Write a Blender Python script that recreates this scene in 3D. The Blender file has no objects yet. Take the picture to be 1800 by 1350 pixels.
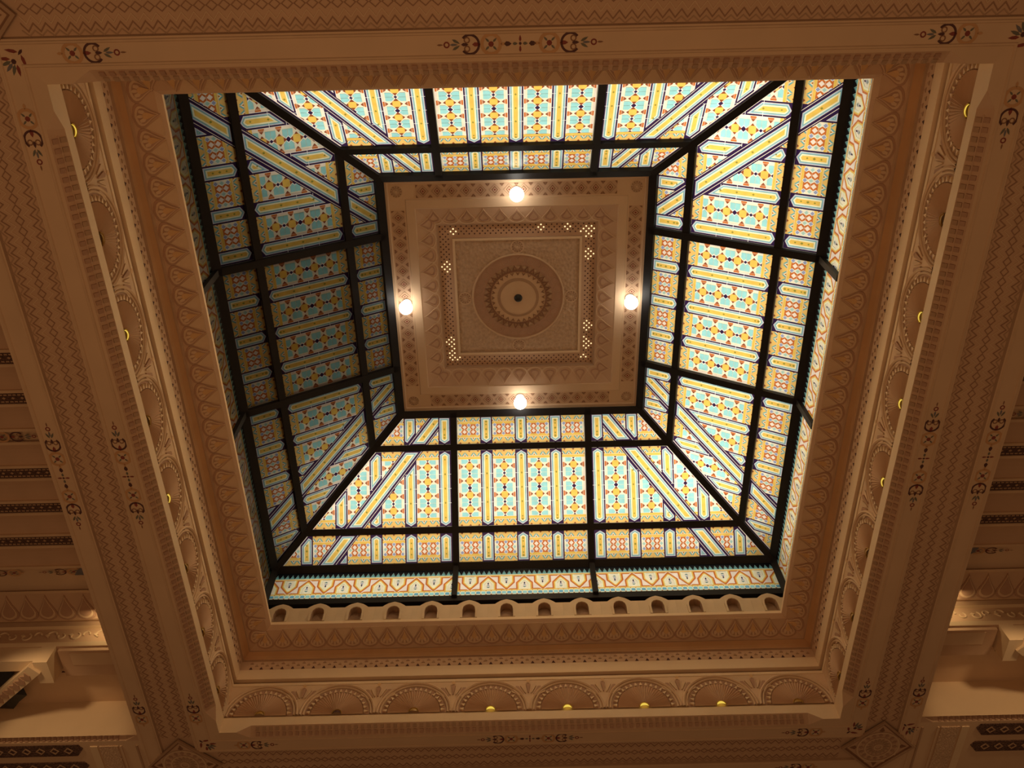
import bpy, bmesh, math, random
from mathutils import Matrix, Vector
from mathutils.geometry import tessellate_polygon
random.seed(7)
PI = math.pi
SC = bpy.context.scene
COL = SC.collection
ZO = 1.6                       # eye height above the floor of the hall; all z below are from the eye

# ------------------------------------------------------------------ camera
cam_d = bpy.data.cameras.new('camera'); cam = bpy.data.objects.new('camera', cam_d); COL.objects.link(cam)
cam_d.sensor_width = 36.0; cam_d.lens = 1521.9 / 1800.0 * 36.0; cam_d.clip_start = .05
def cam_axes(yaw, pitch, roll):
    cy, sy, cp, sp = math.cos(yaw), math.sin(yaw), math.cos(pitch), math.sin(pitch)
    f = Vector((sy*cp, cy*cp, sp)); r = Vector((cy, -sy, 0)); u = r.cross(f)
    c, s = math.cos(roll), math.sin(roll)
    return c*r + s*u, -s*r + c*u, f
R_, U_, F_ = cam_axes(math.radians(.1367), math.radians(61.355), math.radians(-1.4195))
cam.matrix_world = Matrix(((R_.x, U_.x, -F_.x, -.116), (R_.y, U_.y, -F_.y, -4.298), (R_.z, U_.z, -F_.z, ZO), (0, 0, 0, 1)))
SC.camera = cam

# ------------------------------------------------------------------ world, light, exposure
W = bpy.data.worlds.new('hall_ambient'); SC.world = W; W.use_nodes = True
W.node_tree.nodes['Background'].inputs[0].default_value = (1.0, .50, .235, 1)
W.node_tree.nodes['Background'].inputs[1].default_value = .075
vs = SC.view_settings
vs.view_transform = 'Standard'; vs.look = 'None'; vs.exposure = 0.0; vs.gamma = 1.0; vs.use_curve_mapping = False

def area_light(name, loc, target, sx, sy, power, color):
    d = bpy.data.lights.new(name, 'AREA'); d.shape = 'RECTANGLE'; d.size = sx; d.size_y = sy
    d.energy = power; d.color = color
    o = bpy.data.objects.new(name, d); COL.objects.link(o)
    o.location = (loc[0], loc[1], loc[2] + ZO)
    o.rotation_euler = (Vector(target) - Vector(loc)).to_track_quat('-Z', 'Y').to_euler()
    return o
# daylight lamps in the roof space above three of the four glazed slopes (the fourth is unlit)
BACK = (1.0, .93, .80)
for ang in (0, PI, -PI/2):     # far, near, right
    c, s = math.cos(ang), math.sin(ang)
    def rt(x, y, z): return (x*c - y*s, x*s + y*c, z)
    area_light('roof_space_lamp', rt(0, 2.80, 10.00), rt(0, 2.47, 9.49), 6.0, 1.9, 61, BACK)
    area_light('roof_space_lamp', rt(0, 3.85, 8.62), rt(0, 3.3, 8.62), 6.2, .6, 22, BACK)

# fill light added for the unmodelled hall, coming up from below near the viewer
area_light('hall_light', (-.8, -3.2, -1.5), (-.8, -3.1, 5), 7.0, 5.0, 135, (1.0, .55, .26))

# ------------------------------------------------------------------ materials
MATS = {}
def _new(name):
    m = bpy.data.materials.new(name); m.use_nodes = True
    nt = m.node_tree; nt.nodes.clear(); out = nt.nodes.new('ShaderNodeOutputMaterial')
    MATS[name] = m
    return m, nt, out
def varied(nt, col, var, scale):
    tc = nt.nodes.new('ShaderNodeTexCoord'); nz = nt.nodes.new('ShaderNodeTexNoise')
    nz.inputs['Scale'].default_value = scale; nz.inputs['Detail'].default_value = 4
    nt.links.new(tc.outputs['Object'], nz.inputs['Vector'])
    rp = nt.nodes.new('ShaderNodeValToRGB')
    rp.color_ramp.elements[0].position = .3; rp.color_ramp.elements[1].position = .7
    rp.color_ramp.elements[0].color = tuple(max(0, x*(1-var)) for x in col) + (1,)
    rp.color_ramp.elements[1].color = tuple(min(1, x*(1+var)) for x in col) + (1,)
    nt.links.new(nz.outputs['Fac'], rp.inputs['Fac'])
    return tc, rp.outputs['Color']
def plaster(name, col, var=.06, scale=3.0, rough=.75, bump=None):
    m, nt, out = _new(name)
    b = nt.nodes.new('ShaderNodeBsdfPrincipled'); b.inputs['Roughness'].default_value = rough
    b.inputs['Specular IOR Level'].default_value = .25
    tc, c = varied(nt, col, var, scale); nt.links.new(c, b.inputs['Base Color'])
    if bump:
        kind, sc, strength = bump
        if kind == 'voronoi':
            t = nt.nodes.new('ShaderNodeTexVoronoi'); t.inputs['Scale'].default_value = sc; o = t.outputs['Distance']
        elif kind == 'wave':
            t = nt.nodes.new('ShaderNodeTexWave'); t.inputs['Scale'].default_value = sc; t.inputs['Distortion'].default_value = 9
            t.inputs['Detail Scale'].default_value = 2; o = t.outputs['Fac']
        else:
            t = nt.nodes.new('ShaderNodeTexNoise'); t.inputs['Scale'].default_value = sc; o = t.outputs['Fac']
        nt.links.new(tc.outputs['Object'], t.inputs['Vector'])
        bp = nt.nodes.new('ShaderNodeBump'); bp.inputs['Strength'].default_value = strength; bp.inputs['Distance'].default_value = .02
        nt.links.new(o, bp.inputs['Height']); nt.links.new(bp.outputs['Normal'], b.inputs['Normal'])
    nt.links.new(b.outputs[0], out.inputs[0])
    return m
def glass(name, col, transl=.85):
    m, nt, out = _new(name)
    tc, c = varied(nt, col, .09, 9.0)
    tr = nt.nodes.new('ShaderNodeBsdfTranslucent'); df = nt.nodes.new('ShaderNodeBsdfDiffuse')
    nt.links.new(c, tr.inputs[0]); nt.links.new(c, df.inputs[0])
    mx = nt.nodes.new('ShaderNodeMixShader'); mx.inputs[0].default_value = 1 - transl
    nt.links.new(tr.outputs[0], mx.inputs[1]); nt.links.new(df.outputs[0], mx.inputs[2])
    gl = nt.nodes.new('ShaderNodeBsdfGlossy'); gl.inputs['Roughness'].default_value = .22
    lw = nt.nodes.new('ShaderNodeFresnel'); lw.inputs[0].default_value = 1.35
    m2 = nt.nodes.new('ShaderNodeMixShader'); nt.links.new(lw.outputs[0], m2.inputs[0])
    nt.links.new(mx.outputs[0], m2.inputs[1]); nt.links.new(gl.outputs[0], m2.inputs[2])
    nt.links.new(m2.outputs[0], out.inputs[0])
    return m
def emit(name, col, strength):
    m, nt, out = _new(name)
    e = nt.nodes.new('ShaderNodeEmission'); e.inputs[0].default_value = col + (1,); e.inputs[1].default_value = strength
    nt.links.new(e.outputs[0], out.inputs[0]); return m

TAN = (.66, .47, .30)
plaster('plaster', TAN, .05, 2.2, .7)
plaster('pale_plaster', (.74, .56, .36), .04, 2.5, .6)
plaster('rose_plaster', (.58, .385, .245), .05, 3.0)
plaster('terracotta', (.56, .32, .155), .06, 3.0)
plaster('carved', (.60, .415, .265), .07, 6.0, .75, ('wave', 9.0, .35))
plaster('arabesque', (.53, .37, .24), .13, 26.0, .8, ('voronoi', 26.0, .6))
plaster('line_brown', (.26, .135, .075), .08, 8.0)
plaster('zig_brown', (.34, .195, .115), .08, 8.0)
plaster('line_soft', (.44, .285, .175), .06, 8.0)
plaster('leaf_rose', (.44, .265, .17), .06, 8.0)
plaster('leaf_pale', (.64, .455, .29), .05, 8.0)
plaster('leaf_amber', (.62, .38, .18), .06, 8.0, .45)
plaster('paint_dark', (.10, .045, .04), .15, 30.0)
plaster('paint_red', (.24, .06, .045), .15, 30.0)
plaster('paint_green', (.16, .15, .11), .15, 30.0)
plaster('paint_blue', (.17, .16, .17), .15, 30.0)
plaster('stripe_dark', (.13, .07, .05), .35, 42.0, .8, ('voronoi', 50.0, .8))
plaster('niche_dark', (.40, .26, .17), .1, 6.0)  # darker plaster colour standing in for the shade inside the niches
plaster('arcade_plaster', (.62, .48, .32), .06, 4.0)
plaster('black_metal', (.012, .010, .010), .1, 6.0, .5)
plaster('dark_bronze', (.03, .028, .026), .1, 20.0, .35)
plaster('attic_wall', (.07, .065, .06), .1, 1.0, .9)  # for the added box, kept dark to limit spill onto the left glass
plaster('gold_off', (.42, .25, .06), .1, 20.0, .3)
emit('amber_lit', (1.0, .70, .10), .85)
emit('bulb_lit', (1.0, .93, .82), 12.0)
emit('grille_lit', (1.0, .74, .36), 1.5)
plaster('porcelain', (.8, .78, .72), .03, 5, .3)
G = {'cream': (.93, .83, .62), 'white': (.98, .95, .90), 'blue': (.34, .70, .70), 'amber': (.88, .56, .11), 'gold': (.86, .54, .16),
     'brown': (.31, .075, .025), 'orange': (.62, .16, .03), 'navy': (.035, .016, .06), 'lav': (.33, .37, .55), 'steel': (.40, .55, .68),
     'teal': (.17, .42, .40), 'olive': (.33, .29, .05), 'pale': (.92, .88, .60), 'pink': (.96, .80, .68), 'dteal': (.10, .24, .25),
     'sky': (.17, .44, .58), 'black': (.006, .006, .007), 'mint': (.44, .66, .56)}
for k, v in G.items(): glass('glass_' + k, v)

# ------------------------------------------------------------------ object helpers
def mk(name, me, parent=None, mat=None):
    if mat and not me.materials:
        for x in (mat if isinstance(mat, (list, tuple)) else [mat]): me.materials.append(MATS[x])
    o = bpy.data.objects.new(name, me); COL.objects.link(o)
    if parent: o.parent = parent
    else: o.location = (0, 0, ZO)
    return o
def empty(name, parent=None):
    o = bpy.data.objects.new(name, None); COL.objects.link(o); o.empty_display_size = .2
    if parent: o.parent = parent
    else: o.location = (0, 0, ZO)
    return o
def tag(o, label=None, cat=None, group=None, kind=None):
    if label: o['label'] = label
    if cat: o['category'] = cat
    if group: o['group'] = group
    if kind: o['kind'] = kind
    return o
class MB:
    """collects polygons, each with a material slot name"""
    def __init__(s): s.v = []; s.f = []; s.m = []; s.slots = []
    def slot(s, m):
        if m not in s.slots: s.slots.append(m)
        return s.slots.index(m)
    def face(s, pts, m):
        b = len(s.v); s.v += [tuple(p) for p in pts]; s.f.append(tuple(range(b, b + len(pts)))); s.m.append(s.slot(m))
    def box(s, x0, x1, y0, y1, z0, z1, m):
        P = [(x0,y0,z0),(x1,y0,z0),(x1,y1,z0),(x0,y1,z0),(x0,y0,z1),(x1,y0,z1),(x1,y1,z1),(x0,y1,z1)]
        for q in ((3,2,1,0),(4,5,6,7),(0,1,5,4),(1,2,6,5),(2,3,7,6),(3,0,4,7)): s.face([P[i] for i in q], m)
    def beam(s, a, b, w, d, n, m):
        """bar from a to b, width w across, depth d along n (n from the glass side)"""
        a, b, n = Vector(a), Vector(b), Vector(n).normalized(); t = (b - a).normalized(); e = t.cross(n).normalized()
        P = [a + e*i*w/2 + n*j for i, j in ((-1,-.02),(1,-.02),(1,d),(-1,d))] + [b + e*i*w/2 + n*j for i, j in ((-1,-.02),(1,-.02),(1,d),(-1,d))]
        for q in ((3,2,1,0),(4,5,6,7),(0,1,5,4),(1,2,6,5),(2,3,7,6),(3,0,4,7)): s.face([P[i] for i in q], m)
    def plate(s, loops, z0, z1, m, side=None, back=False):
        """2D outline (with holes) extruded from z0 to z1, front at z1"""
        side = side or m
        vv = [Vector((p[0], p[1], 0)) for l in loops for p in l]
        for t in tessellate_polygon([[Vector((p[0], p[1], 0)) for p in l] for l in loops]):
            a, b, c = (vv[i] for i in t)
            if (b - a).cross(c - a).z < 0: b, c = c, b
            s.face([(p.x, p.y, z1) for p in (a, b, c)], m)
            if back: s.face([(p.x, p.y, z0) for p in (a, c, b)], m)
        for l in loops:
            for i in range(len(l)):
                p, q = l[i], l[(i+1) % len(l)]
                s.face([(p[0],p[1],z0),(q[0],q[1],z0),(q[0],q[1],z1),(p[0],p[1],z1)], side)
    def poly(s, pts, z, m): s.face([(p[0], p[1], z) for p in pts], m)
    def disc(s, cx, cy, r, z, m, n=14, ry=None): s.poly([(cx + r*math.cos(2*PI*i/n), cy + (ry or r)*math.sin(2*PI*i/n)) for i in range(n)], z, m)
    def ring(s, cx, cy, r0, r1, z, m, a0=0, a1=2*PI, n=24, h=0):
        for i in range(n):
            a, b = a0 + (a1-a0)*i/n, a0 + (a1-a0)*(i+1)/n
            P = lambda r, t, zz=z: (cx + r*math.cos(t), cy + r*math.sin(t), zz)
            s.face([P(r0,a), P(r1,a), P(r1,b), P(r0,b)], m)
            if h:
                s.face([P(r1,a), P(r1,a,z-h), P(r1,b,z-h), P(r1,b)], m); s.face([P(r0,b), P(r0,b,z-h), P(r0,a,z-h), P(r0,a)], m)
    def tube_arc(s, cx, cy, r, w, h, m, a0, a1, n=20, k=5, z=0):
        """half-round moulding along an arc, rising h from z"""
        for i in range(n):
            a, b = a0 + (a1-a0)*i/n, a0 + (a1-a0)*(i+1)/n
            for j in range(k):
                u, v = PI*j/k, PI*(j+1)/k
                P = lambda t, q: (cx + (r - w*math.cos(q))*math.cos(t), cy + (r - w*math.cos(q))*math.sin(t), z + h*math.sin(q))
                s.face([P(a,u), P(a,v), P(b,v), P(b,u)], m)
    def mesh(s, name):
        me = bpy.data.meshes.new(name); me.from_pydata(s.v, [], s.f)
        for m in s.slots: me.materials.append(MATS[m])
        me.polygons.foreach_set('material_index', s.m); me.update(); return me
    def build(s, name, parent=None): return mk(name, s.mesh(name), parent)
def frame_m(origin, ex, ey):
    ex, ey = Vector(ex).normalized(), Vector(ey).normalized(); ez = ex.cross(ey)
    return Matrix(((ex.x,ey.x,ez.x,origin[0]),(ex.y,ey.y,ez.y,origin[1]),(ex.z,ey.z,ez.z,origin[2]),(0,0,0,1)))
def frame(o, origin, ex, ey): o.matrix_local = frame_m(origin, ex, ey); return o
# the four sides: (name, angle that carries the far side there)
SIDES = (('far', 0.0), ('right', -PI/2), ('near', PI), ('left', PI/2))
WHERE = {'far': 'at the bottom of the picture', 'right': 'on the right of the picture', 'near': 'at the top of the picture', 'left': 'on the left of the picture'}

# ------------------------------------------------------------------ levels (distance from centre, height above eye)
ZS = 6.33                                   # underside of the beams
HF, HSO = 3.30, 3.389                       # coffer fascia, beam soffit edge
HP0, HP1, HO = 3.60, 3.965, 4.17            # zigzag panel, outer beam edge
HR, ZR = 3.0, 7.616                         # rim of the coffer
HB, ZB, ZG = 3.325, 8.937, 8.342            # foot of the glazed roof, its height, foot of the glazed frieze
HT, ZT = 1.606, 10.045                      # head of the glazed roof
TH = math.atan2(ZT - ZB, HB - HT); SL = math.hypot(HB - HT, ZT - ZB)
TLP, TUP = .487, 1.577                      # the two purlins, measured up the slope
MU = .8975                                  # mullions

# ------------------------------------------------------------------ small ornament meshes, shared by their copies
def leaf_meshes():
    a = MB(); w = .1015; H = .228
    PRO = ((0,.0),(.03,.42),(.10,.80),(.20,.99),(.32,.98),(.46,.78),(.60,.52),(.74,.30),(.87,.13),(1,0))
    def heart(sx, top, bot):
        L = [(sx*k, bot + (top-bot)*t) for t, k in PRO]
        return L + [(-x, y) for x, y in reversed(L[1:-1])]
    a.plate([heart(w, H, .0)], 0, .010, 'leaf_rose')
    a.plate([heart(w*.80, H*.93, .018)], .010, .017, 'leaf_pale')
    a.plate([heart(w*.62, H*.86, .036)], .017, .022, 'leaf_rose')
    k = MB()
    k.plate([heart(w*.27, H*.82, .075)], .022, .032, 'leaf_amber')
    k.plate([heart(w*.13, H*.60, .030)], .022, .028, 'leaf_pale')
    k.plate([[(-.052, .055), (-.030, .050), (-.012, .085), (-.022, .108), (-.046, .09)]], .022, .029, 'leaf_pale')
    k.plate([[(.052, .055), (.046, .09), (.022, .108), (.012, .085), (.030, .050)][::-1]], .022, .029, 'leaf_pale')
    b = MB()                                          # pale spear between two leaves
    b.plate([[(0, .085), (.030, .135), (.060, .185), (.088, .232), (-.088, .232), (-.060, .185), (-.030, .135)]], 0, .006, 'leaf_pale')
    c = MB(); c.plate([heart(w, H, 0), heart(w*.84, H*.93, .016)], 0, .006, 'leaf_pale'); c.plate([heart(w*.60, H*.82, .04), heart(w*.44, H*.74, .055)], 0, .006, 'leaf_rose')
    return a.mesh('leaf'), k.mesh('kernel'), b.mesh('spear'), c.mesh('leaf_outline')
LEAF, KERNEL, SPEAR, LEAF2 = leaf_meshes()

def fan_meshes():
    R = .42
    a = MB(); n = 30; r0, r1 = .055, .285
    for i in range(n):
        t0, tm, t1 = PI*i/n, PI*(i+.5)/n, PI*(i+1)/n
        P = lambda r, t, z: (r*math.cos(t), r*math.sin(t), z)
        a.face([P(r0,t0,.012), P(r1,t0,.012), P(r1,tm,.030), P(r0,tm,.018)], 'rose_plaster')
        a.face([P(r0,tm,.018), P(r1,tm,.030), P(r1,t1,.012), P(r0,t1,.012)], 'rose_plaster')
        a.face([P(r1,t0,0), P(r1,t0,.012), P(r1,tm,.030), P(r1,t1,.012), P(r1,t1,0)][::-1], 'line_soft')
    a.ring(0, 0, r1, .292, .014, 'line_brown', 0, PI, 24)
    t = MB(); m = 17
    t.ring(0, 0, .292, .352, .004, 'leaf_rose', 0, PI, 30)
    for i in range(m):
        c = PI*(i+.5)/m; d = .055
        q = [(.296, c-d), (.296, c+d), (.340, c)]
        pts = [(r*math.cos(x), r*math.sin(x)) for r, x in q]
        t.plate([pts], .004, .024, 'pale_plaster')
        q = [(.345, c+d*1.1), (.325, c+d*1.7), (.312, c+d*1.25)]
        t.poly([(r*math.cos(x), r*math.sin(x)) for r, x in q], .006, 'line_brown')
    g = MB()
    g.tube_arc(0, 0, .368, .013, .022, 'leaf_pale', 0, PI, 28, 4)
    g.tube_arc(0, 0, .402, .017, .030, 'plaster', 0, PI, 28, 4)
    b = MB(); b.tube_arc(0, 0, .052, .007, .02, 'gold_off', 0, PI, 14, 4, .012); bm_ring = b.mesh('boss_ring')
    def dome(m):
        d = MB(); N, K = 12, 4
        for i in range(N):
            for j in range(K):
                P = lambda t, q: (.045*math.cos(q)*math.cos(t), .045*math.cos(q)*math.sin(t), .02 + .022*math.sin(q))
                x, y, u, v = PI*i/N, PI*(i+1)/N, PI/2*j/K, PI/2*(j+1)/K
                d.face([P(x,u), P(y,u), P(y,v), P(x,v)], m)
        return d.mesh('amber_light')
    s = MB()                                          # spandrel between two fans
    for i in range(7):
        a0 = PI*(.5 + (i-3)*.10); P = lambda r, x: (r*math.cos(x), -.03 + r*math.sin(x))
        s.plate([[P(.10, a0-.05), P(.215, a0-.11), P(.235, a0), P(.215, a0+.11), P(.10, a0+.05)]], 0, .014, 'leaf_rose' if i % 2 else 'leaf_pale')
    s.disc(0, .222, .022, .024, 'leaf_amber', 10)
    return a.mesh('fan'), t.mesh('tooth_ring'), g.mesh('arch_moulding'), bm_ring, dome('amber_lit'), dome('gold_off'), dome('paint_dark'), s.mesh('spandrel')
FAN, TOOTH, ARCHM, BOSS, LIT, UNLIT, DARKL, SPAN = fan_meshes()

def diamond_mesh(dx, dy, w, m):
    a = MB(); o = [(dx,0),(0,dy),(-dx,0),(0,-dy)]; k = 1 - w/min(dx,dy)
    a.plate([o, [(x*k, y*k) for x, y in o]], 0, .004, m); return a.mesh('lozenge_outline')
DIA = diamond_mesh(.042, .036, .008, 'zig_brown')

def motif(kind):
    """painted flower spray, lying along x, about 1.05 long"""
    a = MB(); z = .002
    def leafp(cx, cy, l, w, ang, m, zz=z):
        c, s = math.cos(ang), math.sin(ang)
        pts = [(-l,0),(-l*.4,w),(l*.3,w*.85),(l,0),(l*.3,-w*.85),(-l*.4,-w)]
        a.poly([(cx + x*c - y*s, cy + x*s + y*c) for x, y in pts], zz, m)
    def spray(x0, s):
        a.ring(x0 + s*.20, 0, .052, .075, z, 'terracotta', n=20); a.disc(x0 + s*.20, 0, .019, z, 'paint_red', 8)
        for q in range(4): leafp(x0 + s*.20 + .037*math.cos(q*PI/2+.78), .037*math.sin(q*PI/2+.78), .018, .007, q*PI/2+.78, 'paint_green')
        leafp(x0 + s*.115, 0, .022, .010, 0, 'terracotta')
        g0 = 0.0 if s > 0 else PI
        a.ring(x0 + s*.345, 0, .054, .070, z, 'paint_dark', g0 + .7, g0 + 2*PI - .7, 22)
        for q in (-1, 1): a.ring(x0 + s*.365, q*.028, .013, .022, z, 'line_brown', n=12)
        leafp(x0 + s*.30, 0, .030, .014, 0, 'paint_red'); leafp(x0 + s*.38, 0, .026, .011, 0, 'paint_dark')
        for q in (-1, 1): leafp(x0 + s*.44, q*.020, .030, .009, q*s*.5, 'paint_green')
        leafp(x0 + s*.455, 0, .028, .008, 0, 'paint_blue'); a.ring(x0 + s*.505, 0, .012, .022, z, 'paint_red', n=10)
        leafp(x0 + s*.55, 0, .022, .006, 0, 'line_brown')
    if kind == 'long':
        for s in (-1, 1):
            spray(0, s); leafp(s*.085, 0, .026, .016, 0, 'paint_dark')
            leafp(s*.035, 0, .018, .010, 0, 'paint_green')
        for q in (-1, 1): leafp(0, q*.033, .022, .008, PI/2, 'paint_red')
        a.disc(0, 0, .010, z, 'paint_dark', 8)
    elif kind == 'end': spray(0, 1)
    else:                                            # corner spray
        for q in range(5):
            t = PI*.25 + (q-2)*.42
            leafp(.075*math.cos(t), .075*math.sin(t), .040, .012, t, ('paint_red', 'paint_green', 'paint_blue', 'paint_green', 'paint_red')[q])
        leafp(.015, -.055, .045, .012, -.2, 'paint_red'); leafp(-.055, .015, .045, .012, PI/2+.2, 'paint_red')
        a.disc(.015, .015, .018, z, 'paint_dark', 8); leafp(-.045, -.045, .026, .010, PI*.25, 'paint_dark')
    return a.mesh('floral_motif')
M_LONG, M_END, M_CORNER = motif('long'), motif('end'), motif('corner')

def rosette_mesh():
    a = MB(); d = .405
    sq = lambda r: [(r,0),(0,r),(-r,0),(0,-r)]
    a.plate([sq(d), sq(d-.035)], 0, .022, 'line_soft'); a.plate([sq(d-.035), sq(d-.06)], 0, .012, 'line_brown')
    a.plate([sq(d-.06)], 0, .004, 'rose_plaster')
    a.ring(0, 0, .215, .235, .012, 'leaf_pale', n=32); a.ring(0, 0, .135, .150, .012, 'leaf_pale', n=28); a.ring(0, 0, .035, .05, .012, 'leaf_pale', n=14)
    for q in range(16):
        t = q*PI/8; c, s = math.cos(t), math.sin(t)
        for l0, l1, w, m in ((.155,.21,.022,'leaf_rose'),(.055,.13,.016,'line_soft')):
            pts = [(l0,0),((l0+l1)/2,-w),(l1,0),((l0+l1)/2,w)]
            a.poly([(x*c-y*s, x*s+y*c) for x, y in pts], .009, m)
    for q in range(4):
        t = q*PI/2; c, s = math.cos(t), math.sin(t)
        pts = [(.25,-.03),(.31,0),(.25,.03),(.235,0)]
        a.poly([(x*c-y*s, x*s+y*c) for x, y in pts], .008, 'line_brown')
    return a.mesh('crossing_rosette')
ROSETTE = rosette_mesh()

# ------------------------------------------------------------------ beams round the coffer
def beam_mesh():
    a = MB(); st = 2.98; sc = 3.12
    def strip(h0, h1, z0, z1, m): a.face([(-h0,h0,z0),(h0,h0,z0),(h1,h1,z1),(-h1,h1,z1)], m)
    # inner soffit band with the stopped chamfer
    a.face([(-HF,HF,ZS),(-sc,HF,ZS),(-st,HSO,ZS),(st,HSO,ZS),(sc,HF,ZS),(HF,HF,ZS),(HP0,HP0,ZS),(-HP0,HP0,ZS)], 'plaster')
    a.face([(-st,HSO,ZS),(-st,HF,ZS+.085),(st,HF,ZS+.085),(st,HSO,ZS)], 'rose_plaster')
    for s in (-1, 1): a.face([(s*sc,HF,ZS),(s*st,HF,ZS+.085),(s*st,HSO,ZS)], 'rose_plaster')
    strip(HP0, HP0+.012, ZS, ZS+.022, 'line_soft'); strip(HP0+.012, HP1-.012, ZS+.022, ZS+.022, 'rose_plaster')
    strip(HP1-.012, HP1, ZS+.022, ZS, 'line_soft'); strip(HP1, HO, ZS, ZS, 'plaster')
    strip(HO, HO, ZS, ZS+.6, 'plaster')
    # thin raised fillets along the bands
    for h in (3.575, 3.425, 3.99, 4.14):
        strip(h-.012, h-.006, ZS-.0005, ZS-.010, 'leaf_pale'); strip(h-.006, h+.006, ZS-.010, ZS-.010, 'leaf_pale'); strip(h+.006, h+.012, ZS-.010, ZS-.0005, 'leaf_pale')
    return a.mesh('beam')
BEAM = beam_mesh()
def zig_mesh(h, amp, w, per, half, m):
    a = MB(); n = int(2*half/per*2); n -= n % 2; x0 = -n*per/4
    for i in range(n):
        xa, xb = x0 + i*per/2, x0 + (i+1)*per/2
        ya, yb = (amp, -amp) if i % 2 else (-amp, amp)
        a.face([(xa,ya-w,.004),(xb,yb-w,.004),(xb,yb+w,.004),(xa,ya+w,.004)], m)
        a.face([(xa,ya-w,0),(xb,yb-w,0),(xb,yb-w,.004),(xa,ya-w,.004)], m); a.face([(xa,ya+w,.004),(xb,yb+w,.004),(xb,yb+w,0),(xa,ya+w,0)], m)
    return a.mesh('zigzag_line')
PC = (HP0 + HP1)/2
ZIG = [(PC-.115, zig_mesh(0, .026, .0062, .0845, 3.42, 'zig_brown')), (PC+.115, zig_mesh(0, -.026, .0062, .0845, 3.42, 'zig_brown')),
       (PC-.066, zig_mesh(0, .026, .006, .0845, 3.42, 'leaf_pale')), (PC+.066, zig_mesh(0, -.026, .006, .0845, 3.42, 'leaf_pale')),
       (PC-.152, zig_mesh(0, .018, .005, .0845, 3.42, 'line_soft')), (PC+.152, zig_mesh(0, -.018, .005, .0845, 3.42, 'line_soft'))]
def dentil_mesh():
    a = MB(); n = 84; L = 2.94
    dx, dn = 0, 0
    # in the chamfer plane: x along, y up the chamfer (0..0.124), z out
    for i in range(n):
        x = -L + 2*L*(i+.5)/n
        a.box(x-.020, x+.016, .072, .112, 0, .014, 'line_soft'); a.box(x-.016, x+.020, .016, .056, 0, .014, 'leaf_rose')
    a.box(-L, L, .058, .070, 0, .006, 'rose_plaster')
    return a.mesh('dentil_row')
DENT = dentil_mesh()
for n, (side, ang) in enumerate(SIDES):
    b = mk('trim_%d' % (n+1), BEAM); b.rotation_euler.z = ang
    tag(b, 'tan plaster ceiling beam with zigzag soffit, %s side of the skylight, %s' % (side, WHERE[side]), None, None, 'structure')
    for y, me in ZIG:
        frame(mk('zigzag_line', me, b), (0, y, ZS+.0215), (1,0,0), (0,-1,0))
    k = 80
    for i in range(k):
        frame(mk('lozenge', DIA, b), ((i-(k-1)/2)*.0845, PC, ZS+.0215), (1,0,0), (0,-1,0))
    d = mk('dentil_row', DENT, b); d['kind'] = 'stuff'
    frame(d, (0, HSO, ZS), (1,0,0), (0, -(HSO-HF), .085))
    for h in (3.50, 4.066):
        frame(mk('floral_motif', M_LONG, b), (0, h, ZS), (-1,0,0), (0,1,0))
        for s in (-1, 1):
            frame(mk('floral_motif', M_END, b), (s*3.27, h, ZS), (-s,0,0), (0,s,0))
    for s in (-1, 1):                                  # one corner spray per beam end, inner and outer
        if s < 0: frame(mk('corner_spray', M_CORNER, b), (s*3.47, 3.47, ZS), (0,1,0), (1,0,0))
        else: frame(mk('corner_spray', M_CORNER, b), (s*4.06, 3.47, ZS), (0,1,0), (1,0,0))
    frame(mk('crossing_rosette', ROSETTE, b), (PC, PC-.03, ZS-.001), (1,0,0), (0,-1,0))

# ------------------------------------------------------------------ coffer walls: fascia, fans, cornice, leaf cove
PROF = [(HF, ZS, None), (HF, 6.52, 'pale_plaster'), (3.342, 6.53, 'pale_plaster'), (3.342, 6.985, 'plaster'), (3.335, 6.99, 'pale_plaster'), (3.335, 7.025, 'pale_plaster'),
        (3.372, 7.03, 'line_soft'), (3.372, 7.062, 'line_soft'), (3.312, 7.066, 'pale_plaster'), (3.312, 7.205, 'pale_plaster'),
        (3.325, 7.21, 'rose_plaster'), (3.318, 7.335, 'rose_plaster'), (3.298, 7.345, 'line_soft'), (3.298, 7.365, 'terracotta'),
        (3.285, 7.39, 'terracotta'), (3.25, 7.425, 'terracotta'), (3.236, 7.428, 'line_soft'), (3.226, 7.444, 'rose_plaster'),
        (3.04, 7.550, 'rose_plaster'), (HR, 7.60, 'rose_plaster'), (HR, 7.64, 'pale_plaster'), (HR+.025, 7.64, 'pale_plaster'), (3.62, 7.64, 'plaster')]
def wall_mesh():
    a = MB()
    st, sc = 2.98, 3.12
    a.face([(-HF,HF,ZS),(-sc,HF,ZS),(-st,HF,ZS+.085),(st,HF,ZS+.085),(sc,HF,ZS),(HF,HF,ZS),(HF,HF,6.52),(-HF,HF,6.52)], 'pale_plaster')
    for (h0,z0,_), (h1,z1,m) in list(zip(PROF, PROF[1:]))[1:]:
        a.face([(-h0,h0,z0),(h0,h0,z0),(h1,h1,z1),(-h1,h1,z1)], m)
    return a.mesh('coffer_wall')
WALL = wall_mesh()
def dots_mesh():
    a = MB(); n = 54
    for i in range(n):
        x = (i - (n-1)/2)*.1205
        a.plate([[(x-.018, .012), (x+.018, .012), (x, .042)]], 0, .006, 'paint_dark')
        a.plate([[(x+.04, .055), (x+.078, .055), (x+.06, .085)]], 0, .006, 'line_soft')
        a.plate([[(x-.02, .085), (x+.02, .085), (x, .112)]], 0, .006, 'leaf_rose')
    return a.mesh('dot_row')
DOTS = dots_mesh()
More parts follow.
